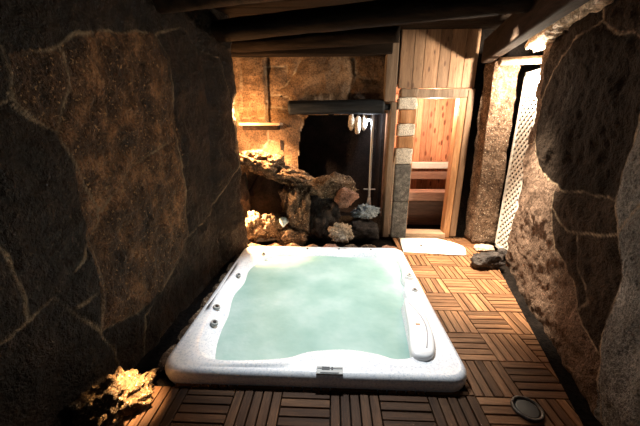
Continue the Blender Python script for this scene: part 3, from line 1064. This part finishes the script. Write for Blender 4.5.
# ------------------------------------------------------------------ bath mat and loose stones by the door
bm = bmesh.new()
mp = smooth_closed([(0.95, 3.69), (0.97, 3.66), (1.3, 3.63), (1.68, 3.6), (1.74, 3.64), (1.8, 3.84), (1.72, 4.0), (1.55, 4.14), (1.5, 4.16), (1.04, 4.15), (1.0, 4.12)], 8)
mc_ = Vector((1.36, 3.9))
rr_ = []
for s, z in ((1.0, 0.003), (1.0, 0.016), (0.985, 0.022), (0.7, 0.022), (0.35, 0.022)):
    rr_.append([bm.verts.new((mc_.x + (p.x - mc_.x) * s, mc_.y + (p.y - mc_.y) * s, z + (0.003 * noise.noise(Vector((p.x * 6 * s, p.y * 6 * s, 0))) if z > 0.01 else 0))) for p in mp])
for ra, rb in zip(rr_, rr_[1:]):
    for k in range(len(mp)):
        bm.faces.new((ra[k], ra[(k + 1) % len(mp)], rb[(k + 1) % len(mp)], rb[k]))
bm.faces.new(rr_[-1])
bm.faces.new(rr_[0][::-1])
bmesh.ops.recalc_face_normals(bm, faces=bm.faces)
tag(obj('bath_mat', bm, M['mat'], None, True), 'white bath mat lying on deck before the sauna door', 'mat')

rock('stone', 'dark rough stone lying on deck below the white lattice', (1.84, 3.3, 0.08), (0.2, 0.13, 0.11), 3, M['rock_dark'], 'rock', None, 0.5, 4, 0.2, 0.003)
rock('stone', 'pale flat stone at the foot of the tan pillar', (2.05, 3.8, 0.03), (0.16, 0.1, 0.04), 13, M['rock_pale'], 'rock', None, 0.4, 4, 0.1, 0.003)
rock('stone', 'small dark stone at the foot of the white lattice', (2.2, 3.62, 0.05), (0.07, 0.06, 0.06), 14, M['rock_dark'], 'rock', None, 0.4, 4, 0.1, -0.045)

# ------------------------------------------------------------------ rockery behind the tub
RG = 'boulders of the rockery behind the tub'
rock('boulder', 'large ledge rock brightly lit in the upper left corner of rockery', (-1.0, 4.08, 1.13), (0.34, 0.26, 0.19), 21, M['rock_gold'], 'rock', RG, 0.75, 5, -0.1, None, 0.15)
rock('boulder', 'sloping lit slab leading from bright ledge down toward the niche', (-0.66, 4.1, 0.98), (0.42, 0.22, 0.14), 22, M['rock'], 'rock', RG, 0.7, 5, -0.1, None, 0.3)
rock('boulder', 'tall upright boulder right of the dark grotto hole', (-0.47, 4.05, 0.43), (0.23, 0.26, 0.55), 23, M['rock'], 'rock', RG, 0.6, 5, 0.2, -0.05)
rock('boulder', 'wide dark boulder at the middle of the rockery below niche', (-0.13, 4.12, 0.4), (0.28, 0.22, 0.46), 24, M['rock_dark'], 'rock', RG, 0.6, 5, 0.1, -0.05)
rock('boulder', 'brown top boulder sloping down from niche edge to round red stone', (-0.1, 4.1, 0.77), (0.42, 0.18, 0.2), 25, M['rock'], 'rock', RG, 0.6, 5, 0.0, None, 0.12)
rock('boulder', 'round reddish stone at right end of the rockery top', (0.2, 3.99, 0.66), (0.16, 0.15, 0.165), 26, M['rock_red'], 'rock', RG, 0.35, 4, 0.0)
rock('boulder', 'pale lit stone low in front of the dark niche', (0.15, 3.86, 0.2), (0.17, 0.11, 0.15), 27, M['rock_pale'], 'rock', RG, 0.8, 5, 0.3)
rock('boulder', 'bright lit low rock at left end, near the wall', (-1.06, 3.88, 0.24), (0.2, 0.15, 0.22), 28, M['rock_gold'], 'rock', RG, 0.8, 5, 0.0, -0.05)
rock('boulder', 'low orange lit rock in the mouth of the grotto hole', (-0.82, 3.92, 0.26), (0.22, 0.14, 0.18), 29, M['rock_gold'], 'rock', RG, 0.8, 5, 0.4)
rock('boulder', 'brown squat rock beneath the bluish crystal', (-0.55, 3.86, 0.12), (0.22, 0.12, 0.17), 30, M['rock'], 'rock', RG, 0.6, 5, 0.1, -0.05)
rock('boulder', 'dark stone forming left side of the grotto hole', (-1.3, 4.16, 0.6), (0.12, 0.14, 0.5), 31, M['rock_dark'], 'rock', RG, 0.4, 4, 0.0, -0.05)
rock('boulder', 'black wetted rock low under the pale pipe', (0.46, 4.14, 0.14), (0.3, 0.18, 0.19), 32, M['rock_dark'], 'rock', RG, 0.5, 4, 0.0, -0.05)
rock('boulder', 'bluish grey wetted stone at the foot of pale pipe', (0.5, 4.18, 0.4), (0.2, 0.12, 0.11), 33, M['crystal_rock'], 'rock', RG, 0.9, 5, 0.0)
rock('boulder', 'dark rock added to blacken the back of the grotto hole', (-0.9, 4.25, 0.5), (0.36, 0.07, 0.5), 34, M['niche'], 'rock', RG, 0.4, 4, 0.0, -0.05)  # added rock, stands in for the shade inside the hole
rock('crystal', 'small bluish white crystal standing at the grotto mouth', (-0.64, 3.83, 0.35), (0.07, 0.05, 0.075), 35, M['crystal'], 'crystal', None, 0.6, 3, 0.3)
ks = ['leftmost, by the left wall', 'second from the left wall', 'third from the left wall, under the bluish crystal', 'fourth from the left wall', 'fourth from the stone pier', 'third from the stone pier', 'second from the stone pier', 'rightmost, beside the stone pier']
x = -1.15
for k in range(8):
    w = 0.255
    rock('edging_stone', 'low flat stone behind the tub, ' + ks[k], (x + w / 2, 3.70, 0.02), (w * 0.5, 0.08, 0.07), 60 + k, M['rock_red'] if k % 3 == 1 else M['rock'], 'edging stone', 'edging stones behind the tub', 0.3, 4, rr2.uniform(-0.1, 0.1), -0.05)
    x += w

# stone ledge shelf in the corner
sh = thing('ledge_shelf', 'thin wooden ledge shelf on the ochre stone wall', 'shelf', (-0.97, 4.25, 1.6))
bm = bmesh.new()
add_box(bm, (-1.25, 4.12, 1.6), (-0.7, 4.4, 1.635), 0.006)
obj('board', bm, M['pale_wood'], sh)
bm = bmesh.new()
add_box(bm, (-1.22, 4.18, 1.54), (-0.74, 4.4, 1.598), 0.006)
obj('bearer', bm, M['beam_brown'], sh)

# ------------------------------------------------------------------ lit rough rock in the front left corner, floor light at front right
rock('boulder', 'golden lit rough rock at foot of left wall, front left', (-1.27, 1.34, 0.06), (0.2, 0.2, 0.15), 51, M['rock_golden_dark'], 'rock', None, 0.8, 5, 0.2, -0.05)
fl = thing('floor_light', 'round dark floor light set in deck near front right corner', 'floor light', (1.17, 1.42, 0.0))
bm = bmesh.new()
n = 40
rgs = []
for r, z in ((0.085, 0.0), (0.085, 0.012), (0.08, 0.016), (0.07, 0.016), (0.066, 0.006)):
    rgs.append([bm.verts.new((1.17 + r * math.cos(2 * math.pi * k / n), 1.42 + r * math.sin(2 * math.pi * k / n), z)) for k in range(n)])
for ra, rb in zip(rgs, rgs[1:]):
    for k in range(n):
        bm.faces.new((ra[k], ra[(k + 1) % n], rb[(k + 1) % n], rb[k]))
obj('ring', bm, M['dark_metal'], fl, True)
bm = bmesh.new()
disc(bm, (1.17, 1.42, 0.001), 0.068, 0.007, 32)
obj('lens', bm, M['black'], fl)
